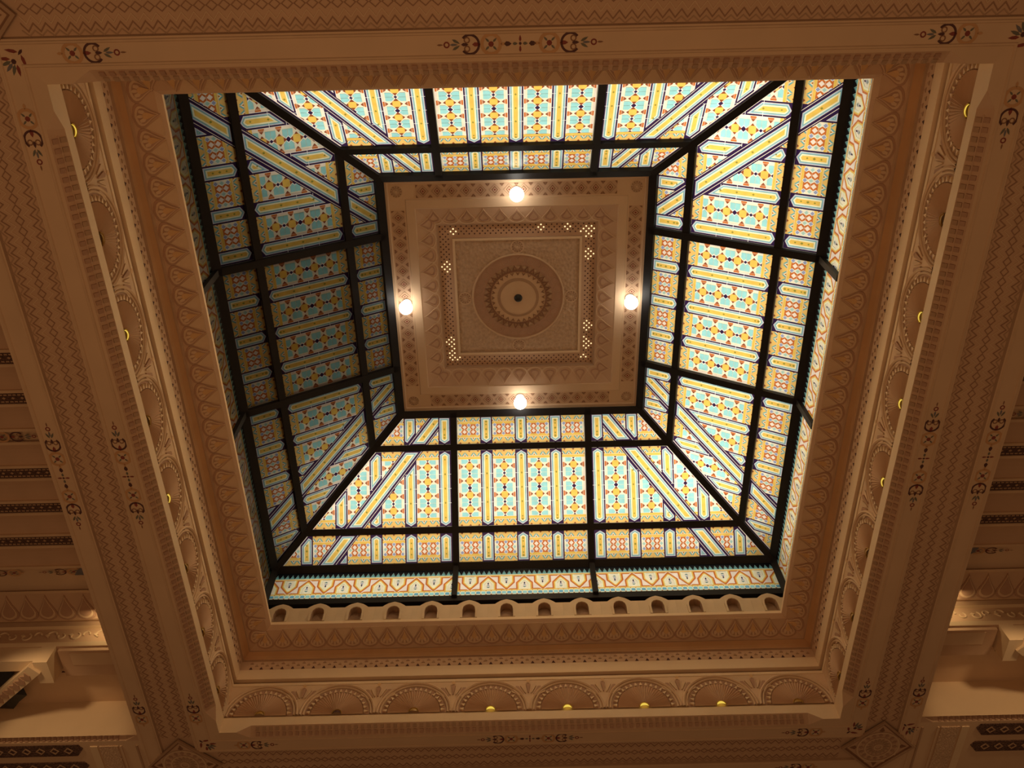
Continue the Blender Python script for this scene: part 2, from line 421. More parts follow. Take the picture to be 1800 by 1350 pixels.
# arcade standing on the ledge behind the rim
def arcade_mesh():
    a = MB(); W2 = .234; z0 = 7.64; top = 8.185; tip = 8.266
    arch = [(W2, z0), (W2, top), (.145, top), (.115, 8.212), (.075, 8.240), (.035, 8.256), (0, tip), (-.035, 8.256), (-.075, 8.240), (-.115, 8.212), (-.145, top), (-W2, top), (-W2, z0)]
    hole = [(.078, 7.95), (.080, 8.08), (.070, 8.135), (.042, 8.168), (0, 8.182), (-.042, 8.168), (-.070, 8.135), (-.080, 8.08), (-.078, 7.95)]
    hole = hole[::-1]
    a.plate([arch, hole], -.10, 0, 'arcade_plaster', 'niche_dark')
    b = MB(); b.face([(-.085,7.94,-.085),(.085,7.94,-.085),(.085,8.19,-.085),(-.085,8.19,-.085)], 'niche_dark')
    c = MB()
    o = [(x*1.34, 8.0 + (y-8.0)*1.13 if y > 8.0 else y) for x, y in hole]
    c.plate([o[::-1], hole], 0, .014, 'arcade_plaster')
    return a.mesh('niche_arch'), b.mesh('niche_back'), c.mesh('arch_frame')
NARCH, NBACK, NFRAME = arcade_mesh()
LIT_FANS = {'left': (0, 2, 4), 'right': (7, 5, 4, 3), 'far': (3, 4, 5, 6), 'near': (3, 4)}
for n, (side, ang) in enumerate(SIDES):
    w = mk('wall_' + side, WALL); w.rotation_euler.z = ang
    tag(w, 'tan plaster coffer wall with fan shells and leaf cove, %s side of the skylight, %s' % (side, WHERE[side]), None, None, 'structure')
    for i in range(8):
        x = (i-3.5)*.838
        f = frame(mk('fan', FAN, w), (x, 3.341, 6.566), (1,0,0), (0,0,1))
        mk('tooth_ring', TOOTH, f); mk('arch_moulding', ARCHM, f); mk('boss_ring', BOSS, f)
        L = mk('amber_light', LIT if i in LIT_FANS[side] else (DARKL if (side == 'far' and i == 1) else UNLIT), f)
        if i in LIT_FANS[side]: L['label'] = 'glowing amber lamp at the foot of the fan'
        if i < 7: frame(mk('spandrel', SPAN, w), (x+.419, 3.341, 6.735), (1,0,0), (0,0,1))
    d = frame(mk('dot_row', DOTS, w), (0, 3.3245, 7.212), (1,0,0), (0,-.056,1)); d['kind'] = 'stuff'
    for i in range(31):
        x = (i-15)*.2037
        sp = 1 if i not in (0, 30) else 0
        o = frame(mk('leaf', LEAF, w), (x, 3.226, 7.444), (1,0,0), (0,-.186,.106)) if abs(x) < 3.06 else None
        if o: mk('kernel', KERNEL, o)
        if sp and i < 29: frame(mk('spear', SPEAR, w), (x+.10185, 3.226, 7.444), (1,0,0), (0,-.186,.106))
    for i in range(14):
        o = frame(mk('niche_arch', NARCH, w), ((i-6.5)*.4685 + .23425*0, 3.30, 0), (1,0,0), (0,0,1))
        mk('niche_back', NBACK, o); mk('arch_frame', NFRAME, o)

# ------------------------------------------------------------------ stained glass: pattern of one side, shared by all four
def clip(poly, a, b, c):
    """keep a*x + b*y + c >= 0"""
    out = []; n = len(poly)
    for i in range(n):
        p, q = poly[i], poly[(i+1) % n]
        dp, dq = a*p[0] + b*p[1] + c, a*q[0] + b*q[1] + c
        if dp >= -1e-9: out.append(p)
        if (dp > 1e-9 and dq < -1e-9) or (dp < -1e-9 and dq > 1e-9):
            t = dp/(dp-dq); out.append((p[0] + t*(q[0]-p[0]), p[1] + t*(q[1]-p[1])))
    return out if len(out) > 2 else []
def area(p): return abs(sum(p[i][0]*p[(i+1) % len(p)][1] - p[(i+1) % len(p)][0]*p[i][1] for i in range(len(p))))/2
def ccw(p):
    s = sum(p[i][0]*p[(i+1) % len(p)][1] - p[(i+1) % len(p)][0]*p[i][1] for i in range(len(p)))
    return p if s > 0 else p[::-1]
def halves(p, d=0.0):
    """inward half planes of a convex ccw polygon, moved in by d"""
    H = []
    for i in range(len(p)):
        (x0,y0), (x1,y1) = p[i], p[(i+1) % len(p)]
        l = math.hypot(x1-x0, y1-y0)
        if l < 1e-7: continue
        a, b = -(y1-y0)/l, (x1-x0)/l
        H.append((a, b, -(a*x0 + b*y0) - d))
    return H
def inset(p, d):
    q = p
    for h in halves(p, d):
        q = clip(q, *h)
        if not q: return []
    return q
def both(p, H):
    for h in H:
        p = clip(p, *h)
        if not p: return []
    return p
class Panel:
    """painter's stack of convex glass pieces that never overlap: a later piece is cut out of the earlier ones"""
    def __init__(s, outline): s.out = ccw(outline); s.H = halves(s.out); s.items = []
    def add(s, poly, col, kind='bit', extra=None):
        p = ccw(poly); p = both(p, s.H)
        if extra: p = both(p, extra) if p else p
        if not p or area(p) < 2e-6: return
        p = ccw(p); hs = halves(p)
        x0, x1 = min(q[0] for q in p), max(q[0] for q in p); y0, y1 = min(q[1] for q in p), max(q[1] for q in p)
        for it in s.items:
            b = it[3]
            if b[1] <= x0 or b[0] >= x1 or b[3] <= y0 or b[2] >= y1: continue
            new = []
            for fr in it[2]:
                fx = [q[0] for q in fr]; fy = [q[1] for q in fr]
                if max(fx) <= x0 or min(fx) >= x1 or max(fy) <= y0 or min(fy) >= y1: new.append(fr); continue
                rest = fr
                if not both(fr, hs) or area(both(fr, hs)) < 1e-9: new.append(fr); continue
                for (a, bb, c) in hs:
                    o = clip(rest, -a, -bb, -c)
                    if o and area(o) > 1e-9: new.append(o)
                    rest = clip(rest, a, bb, c)
                    if not rest: break
            it[2] = new
        s.items.append([col, kind, [p], (x0, x1, y0, y1)])
def rect(x0, x1, y0, y1): return [(x0,y0),(x1,y0),(x1,y1),(x0,y1)]
PW, BW, PER = .30, .164, .464
HIPK = (HB - HT)/SL
def hip(off):  # inside of the right-hand hip: s + HIPK*t <= HB - off
    l = math.hypot(1, HIPK); return (-1/l, -HIPK/l, HB/l - off)
# the slanting band
DG = ((2.66, 0.0), (1.05, SL))
def diag(off):
    """half plane on the inner side (toward the mullion), off beyond the band centre"""
    (x0,y0),(x1,y1) = DG; l = math.hypot(x1-x0, y1-y0); a, b = (y1-y0)/l, -(x1-x0)/l
    c = -(a*x0 + b*y0)
    return (-a, -b, -c + off), (a, b, c + off)      # inner side (<= off), outer side (>= -off)
LAY = ((.0175, 'pink', 'bit'), (.0220, 'steel', 'strip'), (.0340, 'teal', 'strip'), (.0420, 'pale', 'strip'), (.0580, 'amber', 'pane'))
def bar(P, poly, pts_bottom=None, pts_top=None, dots=()):
    """band of nested colours inside a convex outline"""
    poly = ccw(poly)
    P.add(poly, 'navy', 'strip')
    q = poly
    for d, c, k in LAY:
        r = inset(q, d)
        if r: P.add(r, c, k)
    for x, y, r in dots:
        P.add([(x-r,y),(x,y-r*1.2),(x+r,y),(x,y+r*1.2)], 'olive')
def pointed(x0, x1, y0, y1, bot, top):
    m = (x0+x1)/2; k = .052
    p = []
    p += [(x0, y0+k), (m, y0), (x1, y0+k)] if bot else [(x0, y0), (x1, y0)]
    p += [(x1, y1-k), (m, y1), (x0, y1-k)] if top else [(x1, y1), (x0, y1)]
    return p
def border(P, xc, y0, up, ex):
    """chevron border .083 deep at a strip's end, then an amber stripe; up = +1 when the bar lies below"""
    Y = lambda v: y0 + up*v
    P.add(rect(xc-.15, xc+.15, *sorted((Y(0), Y(.083)))), 'gold', 'pane', ex)
    for q in (-.116, 0, .116): P.add([(xc+q-.018, Y(0)), (xc+q+.018, Y(0)), (xc+q, Y(.024))], 'brown', 'bit', ex)
    for q in (-.145, -.058, .058, .145):
        for s in (-1, 1):
            if abs(q) > .1 and s*q > 0: continue
            P.add([(xc+q+s*.004, Y(.022)), (xc+q+s*.004, Y(.046)), (xc+q+s*.025, Y(.076)), (xc+q+s*.046, Y(.076))], 'teal', 'bit', ex)
        P.add([(xc+q-.008, Y(.077)), (xc+q+.008, Y(.077)), (xc+q, Y(.060))], 'brown', 'bit', ex)
        for s in (-1, 1):
            P.add([(xc+q, Y(.047)), (xc+q+s*.004, Y(.047)), (xc+q+s*.023, Y(.076)), (xc+q+s*.015, Y(.076))], 'white', 'bit', ex)
    P.add(rect(xc-.15, xc+.15, *sorted((Y(.083), Y(.087)))), 'cream', 'bit', ex)
    P.add(rect(xc-.15, xc+.15, *sorted((Y(.087), Y(.117)))), 'amber', 'pane', ex)
def field_mid(P, xc, y0, y1, ex=None):
    P.add(rect(xc-.15, xc+.15, y0, y1), 'cream', 'pane', ex)
    P.add(rect(xc-.15, xc-.128, y0, y1), 'pink', 'bit', ex); P.add(rect(xc+.128, xc+.15, y0, y1), 'pink', 'bit', ex)
    border(P, xc, y0, 1, ex); border(P, xc, y1, -1, ex)
    a, b = y0+.120, y1-.120; per = (b-a)/4
    for i in range(5):                                 # blue cells
        c = a + i*per
        for sx in (-1, 1):
            for sy in (-1, 1):
                if (i == 0 and sy < 0) or (i == 4 and sy > 0): continue
                pts = [(xc+sx*.036, c+sy*.0016), (xc+sx*.109, c+sy*.0016), (xc+sx*.109, c+sy*.054), (xc+sx*.104, c+sy*.058), (xc+sx*.050, c+sy*.058), (xc+sx*.017, c+sy*.026)]
                P.add(pts, 'blue', 'pane', ex)
        r = .030 if i == 2 else .020
        rr = (rect, )
        d = lambda k: [(xc-k, c), (xc, c-k*1.1), (xc+k, c), (xc, c+k*1.1)]
        lim = [(0, 1, -a)] if i == 0 else ([(0, -1, b)] if i == 4 else [])
        P.add(d(r+.010), 'white', 'bit', (ex or []) + lim); P.add(d(r), 'navy', 'bit', (ex or []) + lim)
    for i in range(4):                                 # stars
        c = a + (i+.5)*per
        for s in (-1, 1):
            P.add([(xc-.026, c+s*.043), (xc+.026, c+s*.043), (xc, c+s*.078)], 'brown', 'bit', ex)
            P.add([(xc+s*.043, c-.022), (xc+s*.043, c+.022), (xc+s*.070, c)], 'brown', 'bit', ex)
            P.add([(xc+s*.112, c-.024), (xc+s*.112, c+.024), (xc+s*.086, c)], 'brown', 'bit', ex)
            P.add(rect(*sorted((xc+s*.114, xc+s*.122)), c-.026, c+.026), 'orange', 'bit', ex)
            P.add(rect(*sorted((xc+s*.125, xc+s*.143)), c-.033, c+.033), 'orange', 'bit', ex)
        P.add([(xc-.043, c-.026), (xc-.030, c-.041), (xc+.030, c-.041), (xc+.043, c-.026), (xc+.043, c+.026), (xc+.030, c+.041), (xc-.030, c+.041), (xc-.043, c+.026)], 'amber', 'pane', ex)
    return [a + per*i for i in (1, 2, 3)]
def field_short(P, xc, y0, y1, ex=None):
    P.add(rect(xc-.15, xc+.15, y0, y1), 'cream', 'pane', ex)
    border(P, xc, y0, 1, ex); border(P, xc, y1, -1, ex)
    m = (y0+y1)/2; h = (y1-y0)/2 - .117; k = h/.09
    for sx in (-1, 1):
        for s in (-1, 1):
            P.add(rect(xc+sx*.058-.038, xc+sx*.058+.038, *sorted((m+s*h*.98, m+s*h*.84))), 'orange', 'bit', ex)
            c = m + s*.040*k; q = xc + sx*.058
            P.add([(q-.046, c), (q-.026, c-.038*k), (q+.026, c-.038*k), (q+.046, c), (q+.026, c+.038*k), (q-.026, c+.038*k)], 'orange', 'bit', ex)
            P.add([(q-.030, c), (q, c-.034*k), (q+.030, c), (q, c+.034*k)], 'pink', 'pane', ex)
    for sx in (-1, 0, 1):
        for s in (-1, 0, 1):
            q, c = xc + sx*.116, m + s*.072*k; r = .022
            P.add([(q-r-.005, c), (q, c-r*1.1-.005), (q+r+.005, c), (q, c+r*1.1+.005)], 'white', 'bit', ex)
            P.add([(q-r, c), (q, c-r*1.1), (q+r, c), (q, c+r*1.1)], 'lav' if s else 'mint', 'bit', ex)
ROWS = ((.0, TLP, 'low'), (TLP, TUP, 'mid'), (TUP, SL, 'top'))
BH = .045
def paint_bay(P, y0, y1, row, side):
    a, b = y0 + BH, y1 - BH
    if side == 0:
        centres = [(-1.5+i)*PER for i in range(4)]; bars = [(-1+i)*PER for i in range(3)]
    else:
        bars = [MU + BH + BW/2 + i*PER for i in range(6)]; centres = [x + PER/2 for x in bars]
    P.add(P.out, 'cream', 'pane')
    ticks = []
    for c in centres:
        if side and c - .15 + HIPK*a > HB: continue
        if row == 'mid': ticks = field_mid(P, c, a, b) or ticks
        else: field_short(P, c, a, b)
    bot, top = {'low': (False, True), 'mid': (True, True), 'top': (True, False)}[row]
    for c in bars:
        x0, x1 = c - BW/2, c + BW/2
        if side and x0 + HIPK*a > HB: continue
        ya, yb = (a-.01 if bot else a+.012), (b+.01 if top else b-.012)
        dts = []
        L = b - a
        if row == 'mid': ds = [(a+.075, .0145), (a+.115, .011)] + [(t, .0135) for t in ticks] + [(b-.075, .0145), (b-.115, .011)]
        else: ds = [(a+.085, .0145), (a+.125, .011), (a+L/2, .0145), (b-.085, .0145), (b-.125, .011)]
        P.add(rect(x0, x1, a, b), 'navy', 'strip')
        full = pointed(x0, x1, ya, yb, bot, top)
        if not side:
            bar(P, full, dots=[(c, y, r) for y, r in ds])
        else:
            inn, outr = diag(-.112)
            inn = (inn[0], inn[1], inn[2]); 
            for H in ([inn], [outr, hip(.075)]):
                seg = both(ccw(full), H)
                if seg and area(seg) > .004 and max(q[1] for q in seg) - min(q[1] for q in seg) > .1:
                    lo, hi = min(q[1] for q in seg), max(q[1] for q in seg)
                    bar(P, seg, dots=[(c, y, r) for y, r in ds if lo + .10 < y < hi - .10])
        for t in ticks if row == 'mid' else ():
            for s in (-1, 1): P.add(rect(*sorted((c+s*.042, c+s*.086)), t-.0025, t+.0025), 'white')
    if side:
        (x0,y0_),(x1,y1_) = DG; l = math.hypot(x1-x0, y1_-y0_); tx, ty = (x1-x0)/l, (y1_-y0_)/l; nx, ny = ty, -tx
        def band(w): return [(x0-tx*.3+nx*w, y0_-ty*.3+ny*w), (x0-tx*.3-nx*w, y0_-ty*.3-ny*w), (x1+tx*.3-nx*w, y1_+ty*.3-ny*w), (x1+tx*.3+nx*w, y1_+ty*.3+ny*w)]
        lim = [(0, 1, -(a-.004)), (0, -1, b+.004)]
        P.add(band(.108), 'navy', 'strip', lim); P.add(band(.096), 'pink', 'bit', lim); P.add(band(.090), 'navy', 'strip', lim)
        core = both(ccw(band(BW/2)), lim + P.H)
        if core:
            dd = []
            for k in range(40):
                u = k*.105*2 + .1; q = (x0 + tx*u, y0_ + ty*u)
                if a + .09 < q[1] < b - .09: dd.append((q[0], q[1], .0145))
            bar(P, core, dots=dd)
        if row == 'top':                                # the band springs from the bar beside the mullion
            c = bars[0]; bar(P, pointed(c-BW/2, c+BW/2, a-.01, b-.012, True, False), dots=[(c, y, .0135) for y in (a+.085, a+.125, a+.2)])
    if side:                                            # light fillet along the hip
        h1 = hip(.070); h2 = hip(.058)
        P.add(P.out, 'pink', 'bit', [(-h1[0], -h1[1], -h1[2]), h2]); P.add(P.out, 'navy', 'strip', [(-h2[0], -h2[1], -h2[2])])
def paint_frieze(P, x0, x1):
    H = ZB - ZG
    P.add(rect(x0, x1, 0, H), 'black', 'strip')
    t0 = .412                                # foot of the zigzag row
    P.add(rect(x0, x1, .035, t0), 'pale', 'pane')
    n0 = int(x0/.066) - 1
    for i in range(n0, int(x1/.066) + 2):
        x = i*.066
        P.add([(x-.031, t0), (x+.031, t0), (x+.003, t0+.072), (x-.003, t0+.072)], 'dteal'); P.add([(x-.022, t0), (x+.022, t0), (x, t0+.048)], 'teal')
        P.add([(x-.033, t0), (x-.029, t0), (x, t0+.078), (x, t0+.070)], 'mint'); P.add([(x+.029, t0), (x+.033, t0), (x, t0+.078), (x, t0+.070)], 'mint')
        P.add([(x-.030, .075), (x-.020, .052), (x+.020, .052), (x+.030, .075), (x+.018, .098), (x-.018, .098)], 'sky' if i % 2 else 'blue')
        P.add([(x+.016, .052), (x+.050, .052), (x+.033, .036)], 'brown')
        P.add([(x+.023, .112), (x+.043, .112), (x+.033, .098)], 'brown')
    m0, m1 = .128, t0 - .030
    P.add(rect(x0, x1, .110, m0), 'amber', 'pane'); P.add(rect(x0, x1, m1, t0-.008), 'gold', 'pane')
    P.add(rect(x0, x1, m0, m1), 'pink', 'pane')
    h = m1 - m0; per = .4685
    def house(xc, w, lo, sh, hi, up):
        Y = (lambda v: m0 + v*h) if up else (lambda v: m1 - v*h)
        return [(xc-w, Y(lo)), (xc+w, Y(lo)), (xc+w, Y(sh)), (xc+.010, Y(hi)), (xc-.010, Y(hi)), (xc-w, Y(sh))]
    k0 = int(x0/per*2) - 2
    for i in range(k0, int(x1/per*2) + 3):
        xc = i*per/2; up = i % 2 == 0
        Y = (lambda v: m0 + v*h) if up else (lambda v: m1 - v*h)
        # foot line of the interlace
        for s in (-1, 1): P.add([(xc+s*.11, Y(.0)), (xc+s*.215, Y(.0)), (xc+s*.19, Y(.065)), (xc+s*.11, Y(.065))], 'orange', 'strip')
    for i in range(k0, int(x1/per*2) + 3):
        xc = i*per/2; up = i % 2 == 0
        Y = (lambda v: m0 + v*h) if up else (lambda v: m1 - v*h)
        P.add(house(xc, .110, 0, .50, .995, up), 'orange', 'strip'); P.add(house(xc, .090, 0, .465, .875, up), 'amber', 'pane')
        P.add(house(xc, .074, 0, .44, .79, up), 'pale', 'pane'); P.add(house(xc, .050, .02, .38, .64, up), 'cream', 'pane')
        P.add([(xc-.011, Y(.46)), (xc, Y(.36)), (xc+.011, Y(.46)), (xc, Y(.56))], 'navy'); P.add([(xc-.020, Y(.30)), (xc+.020, Y(.30)), (xc+.009, Y(.36)), (xc-.009, Y(.36))], 'lav')
        P.add([(xc-.024, Y(.22)), (xc, Y(.14)), (xc+.024, Y(.22))], 'dteal')

PANELS = []        # (x-range class, panel)
def slope_outline(side, y0, y1):
    if side == 0: return rect(-MU, MU, y0, y1)
    return [(MU, y0), (HB - HIPK*y0, y0), (HB - HIPK*y1, y1), (MU, y1)]
for (y0, y1, row) in ROWS:
    for side in (0, 1):
        P = Panel(slope_outline(side, y0, y1)); paint_bay(P, y0, y1, row, side); PANELS.append(('slope', side, P))
for side, (a, b) in ((0, (-MU, MU)), (1, (MU, HB))):
    P = Panel(rect(a, b, 0, ZB-ZG)); paint_frieze(P, a, b); PANELS.append(('frieze', side, P))
# the 290 largest pieces of a side stay objects of their own
allp = []
for pi, (plane, side, P) in enumerate(PANELS):
    for ii, it in enumerate(P.items):
        it.append(sum(area(f) for f in it[2]))
        if it[1] in ('pane', 'strip') and it[0] not in ('cream', 'black') and it[4] > 1e-5:
            allp.append((it[4], pi, ii, 2 if side else 1))
allp.sort(reverse=True); keep = set(); cnt = 0
for ar, pi, ii, mult in allp:
    if cnt + mult > 292: break
    keep.add((pi, ii)); cnt += mult
def frag_mesh(name, items, sx, lift):
    a = MB()
    for col, kind, frags, bb, ar in items:
        z = lift if col not in ('cream', 'black') else 0.0
        for f in frags:
            pts = [(sx*p[0], p[1], z) for p in f]
            a.face(pts if sx > 0 else pts[::-1], 'glass_' + col)
    return a.mesh(name) if a.f else None
GLASS = []         # (plane, base mesh, [piece meshes])
for pi, (plane, side, P) in enumerate(PANELS):
    for sx in ((1,) if side == 0 else (1, -1)):
        base = [it for ii, it in enumerate(P.items) if (pi, ii) not in keep]
        pcs = [frag_mesh('pane', [it], sx, .003) for ii, it in enumerate(P.items) if (pi, ii) in keep]
        GLASS.append((plane, frag_mesh('glass_panel', base, sx, .003), [m for m in pcs if m]))

# metal glazing bars of one side, in the far-side frame
CT, ST = math.cos(TH), math.sin(TH)
def SP(s, t): return (s, HB - t*CT, ZB + t*ST)
NR = (0, -ST, -CT)
def bars_for(w):
    def bar1(name, p, q, wd, d, n):
        a = MB(); a.beam(p, q, wd, d, n, 'black_metal'); return a.build(name, w)
    for t, nm, wd in ((TLP, 'purlin', .085), (TUP, 'purlin', .085)):
        e = HB - HIPK*t; bar1(nm, SP(-e, t), SP(e, t), wd, .055, NR)
    bar1('eaves_bar', SP(-HB, .0), SP(HB, .0), .12, .06, NR)
    bar1('head_bar', SP(-HT, SL-.02), SP(HT, SL-.02), .10, .06, NR)
    for s in (-MU, MU):
        bar1('mullion', SP(s, 0), SP(s, SL), .085, .06, NR)
        bar1('frieze_mullion', (s, HB, ZG), (s, HB, ZB), .07, .05, (0,-1,0))
    bar1('hip_bar', SP(HB, 0), SP(HT, SL), .085, .075, (-.5, -.5, -1.1))
    bar1('corner_post', (HB, HB, ZG-.1), (HB, HB, ZB), .09, .06, (-1,-1,0))
    a = MB(); a.box(-HB, HB, HB-.006, HB+.08, ZG-.06, ZG+.035, 'black_metal'); a.box(-HB, HB, HB+.09, HB+.12, 7.64, ZG+.03, 'black_metal'); a.build('sill', w)
for n, (side, ang) in enumerate(SIDES):
    w = empty('window_%d' % (n+1)); w.rotation_euler.z = ang
    tag(w, 'sloping stained glass skylight face with black bars, %s side%s, %s' % (side, ', unlit and dark' if side == 'left' else ', brightly backlit', WHERE[side]), None, None, 'structure')
    bars_for(w)
    for plane, base, pcs in GLASS:
        g = mk('glass_panel', base, w); g['kind'] = 'stuff'
        if plane == 'slope': frame(g, (0, HB, ZB), (1,0,0), (0,-CT,ST))
        else: frame(g, (0, HB, ZG), (1,0,0), (0,0,1))
        for m in pcs: mk('pane', m, g)

# ------------------------------------------------------------------ flat ceiling at the head of the lantern
ce = MB()
def ringq(h0, h1, z0, z1, m):
    for c, s in ((1,0),(0,1),(-1,0),(0,-1)):
        R = lambda x, y, z: (x*c - y*s, x*s + y*c, z)
        ce.face([R(-h0,h0,z0), R(h0,h0,z0), R(h1,h1,z1), R(-h1,h1,z1)], m)
ZC = 10.045
ringq(1.64, 1.64, ZC+.05, ZC-.03, 'pale_plaster'); ringq(1.64, 1.60, ZC-.03, ZC-.035, 'pale_plaster'); ringq(1.60, 1.565, ZC-.035, ZC, 'pale_plaster')
ringq(1.565, 1.525, ZC, ZC, 'plaster'); ringq(1.525, 1.515, ZC, ZC+.012, 'leaf_pale'); ringq(1.515, 1.325, ZC+.012, ZC+.012, 'plaster')
ringq(1.325, 1.315, ZC+.012, ZC, 'leaf_pale'); ringq(1.315, 1.215, ZC, ZC, 'plaster'); ringq(1.215, 1.205, ZC, ZC+.01, 'leaf_pale')
ringq(1.205, .985, ZC+.01, ZC+.09, 'rose_plaster'); ringq(.985, .965, ZC+.09, ZC+.10, 'line_soft'); ringq(.965, .965, ZC+.10, ZC+.135, 'line_soft')
ringq(.965, .795, ZC+.135, ZC+.135, 'rose_plaster'); ringq(.795, .795, ZC+.135, ZC+.10, 'line_soft'); ringq(.795, .765, ZC+.10, ZC+.10, 'pale_plaster')
ringq(.765, .765, ZC+.10, ZC+.115, 'line_soft')
ce.face([(-.765,-.765,ZC+.115),(-.765,.765,ZC+.115),(.765,.765,ZC+.115),(.765,-.765,ZC+.115)], 'arabesque')
ceil = ce.build('ceiling')
tag(ceil, 'square ornamented plaster ceiling panel with round medallion at the top of the skylight', None, None, 'structure')
DOWN = dict(ex=(1,0,0), ey=(0,-1,0))
def down(o, x, y, z, rot=0):
    c, s = math.cos(rot), math.sin(rot); return frame(o, (x, y, z), (c, s, 0), (s, -c, 0))
# painted lozenges of the border
def loz_mesh():
    a = MB(); d = lambda k, l=1: [(.062*k*l,0),(0,.075*k),(-.062*k*l,0),(0,-.075*k)]
    a.poly([(-.084,-.078),(.084,-.078),(.084,.078),(-.084,.078)], .001, 'rose_plaster')
    a.plate([d(1.0, 1.2), d(.78, 1.2)], .001, .004, 'line_soft'); a.plate([d(.62), d(.42)], .001, .004, 'line_brown'); a.poly(d(.2), .003, 'paint_red')
    for s in (-1, 1):
        for q in (-1, 1): a.poly([(s*.084, q*.078), (s*.055, q*.078), (s*.084, q*.040)], .003, 'line_brown')
    return a.mesh('lozenge')
LOZ = loz_mesh()
def roundel_mesh(r):
    a = MB()
    a.ring(0, 0, r*.86, r, .004, 'leaf_pale', n=24, h=.004); a.disc(0, 0, r*.86, .001, 'arabesque', 24); a.ring(0, 0, r*.45, r*.58, .003, 'line_soft', n=20); a.disc(0, 0, r*.14, .003, 'leaf_pale', 10)
    for q in range(12):
        t = q*PI/6; c, s = math.cos(t), math.sin(t)
        a.poly([(x*c-y*s, x*s+y*c) for x, y in ((r*.6,0),(r*.72,-r*.08),(r*.84,0),(r*.72,r*.08))], .003, 'line_brown')
    return a.mesh('roundel')
RND, RND2 = roundel_mesh(.082), roundel_mesh(.085)
for k in range(4):
    c, s = math.cos(k*PI/2), math.sin(k*PI/2)
    for i in range(14):
        x = (i-6.5)*.17
        down(mk('lozenge', LOZ, ceil), x*c - 1.42*s, x*s + 1.42*c, ZC+.011, k*PI/2)
    down(mk('roundel', RND, ceil), 1.42*(c-s), 1.42*(s+c), ZC+.011)
    down(mk('roundel', RND2, ceil), -.672*s, .672*c, ZC+.113)
    for i in range(11):
        x = (i-5)*.2
        o = mk('leaf', LEAF2, ceil)
        o.matrix_local = Matrix.Rotation(k*PI/2, 4, 'Z') @ frame_m((x, .985, ZC+.0895), (-1,0,0), (0,.22,-.08))
def circle_parts():
    a = MB(); a.tube_arc(0, 0, .574, .012, .014, 'leaf_pale', 0, 2*PI, 64, 4); a.ring(0, 0, .43, .562, .002, 'leaf_rose', n=48)
    for q in range(30):
        t = q*2*PI/30; c, s = math.cos(t), math.sin(t)
        a.tube_arc(.503*c, .503*s, .042, .006, .006, 'line_soft', 0, 2*PI, 10, 2)
    b = MB(); n = 32                                    # dark crown of points
    b.ring(0, 0, .345, .362, .010, 'line_brown', n=48, h=.01)
    for q in range(n):
        t0, t1 = q*2*PI/n, (q+1)*2*PI/n; tm = (t0+t1)/2; P = lambda r, t: (r*math.cos(t), r*math.sin(t))
        b.plate([[P(.36,t0), P(.36,t1), P(.438,tm)], [P(.366,t0+.045), P(.408,tm), P(.366,t1-.045)]], 0, .009, 'line_brown')
    c_ = MB(); c_.ring(0, 0, .262, .345, .004, 'plaster', n=48)
    for q in range(28):
        tm = q*2*PI/28; P = lambda r, t: (r*math.cos(t), r*math.sin(t))
        c_.plate([[P(.335,tm-.07), P(.335,tm-.03), P(.318,tm), P(.335,tm+.03), P(.335,tm+.07), P(.296,tm)]], .004, .009, 'line_brown')
    d = MB(); d.ring(0, 0, .225, .262, .016, 'line_soft', n=48, h=.016); d.disc(0, 0, .225, .024, 'plaster', 48); d.ring(0, 0, .215, .226, .026, 'leaf_pale', n=48, h=.01)
    e = MB(); N, K = 18, 5
    for i in range(N):
        for j in range(K):
            P = lambda t, q: (.053*math.cos(q)*math.cos(t), .053*math.cos(q)*math.sin(t), .024 + .045*math.sin(q))
            x, y, u, v = 2*PI*i/N, 2*PI*(i+1)/N, PI/2*j/K, PI/2*(j+1)/K
            e.face([P(x,u), P(y,u), P(y,v), P(x,v)], 'dark_bronze')
    return (('medallion_ring', a), ('crown_of_points', b), ('chevron_ring', c_), ('centre_disc', d), ('boss', e))
for nm, a in circle_parts(): down(a.build(nm, ceil), 0, 0, ZC+.114)
# pierced lattice round the medallion: dark holes, some with lamp light behind
lt = MB(); lit = MB(); st = .0325
spots = [(-.88, -.42, .085), (-.86, .62, .10), (-.84, .80, .09), (.86, -.85, .09), (.88, -.55, .07), (.88, .42, .075), (.86, .68, .10), (.84, .85, .05), (.62, -.90, .06), (.30, -.90, .06), (-.78, -.88, .05)]
for i in range(-30, 31):
    for j in range(-30, 31):
        if (i + j) % 2: continue
        x, y = i*st, j*st; h = max(abs(x), abs(y))
        if not .82 < h < .945: continue
        on = any(math.hypot(x-a, y-b) < r for a, b, r in spots)
        (lit if on else lt).disc(x, -y, .0105, 0, 'grille_lit' if on else 'paint_dark', 6)
o = down(lt.build('lattice_holes', ceil), 0, 0, ZC+.134); o['kind'] = 'stuff'
o = down(lit.build('lit_lattice_holes', ceil), 0, 0, ZC+.134); o['kind'] = 'stuff'

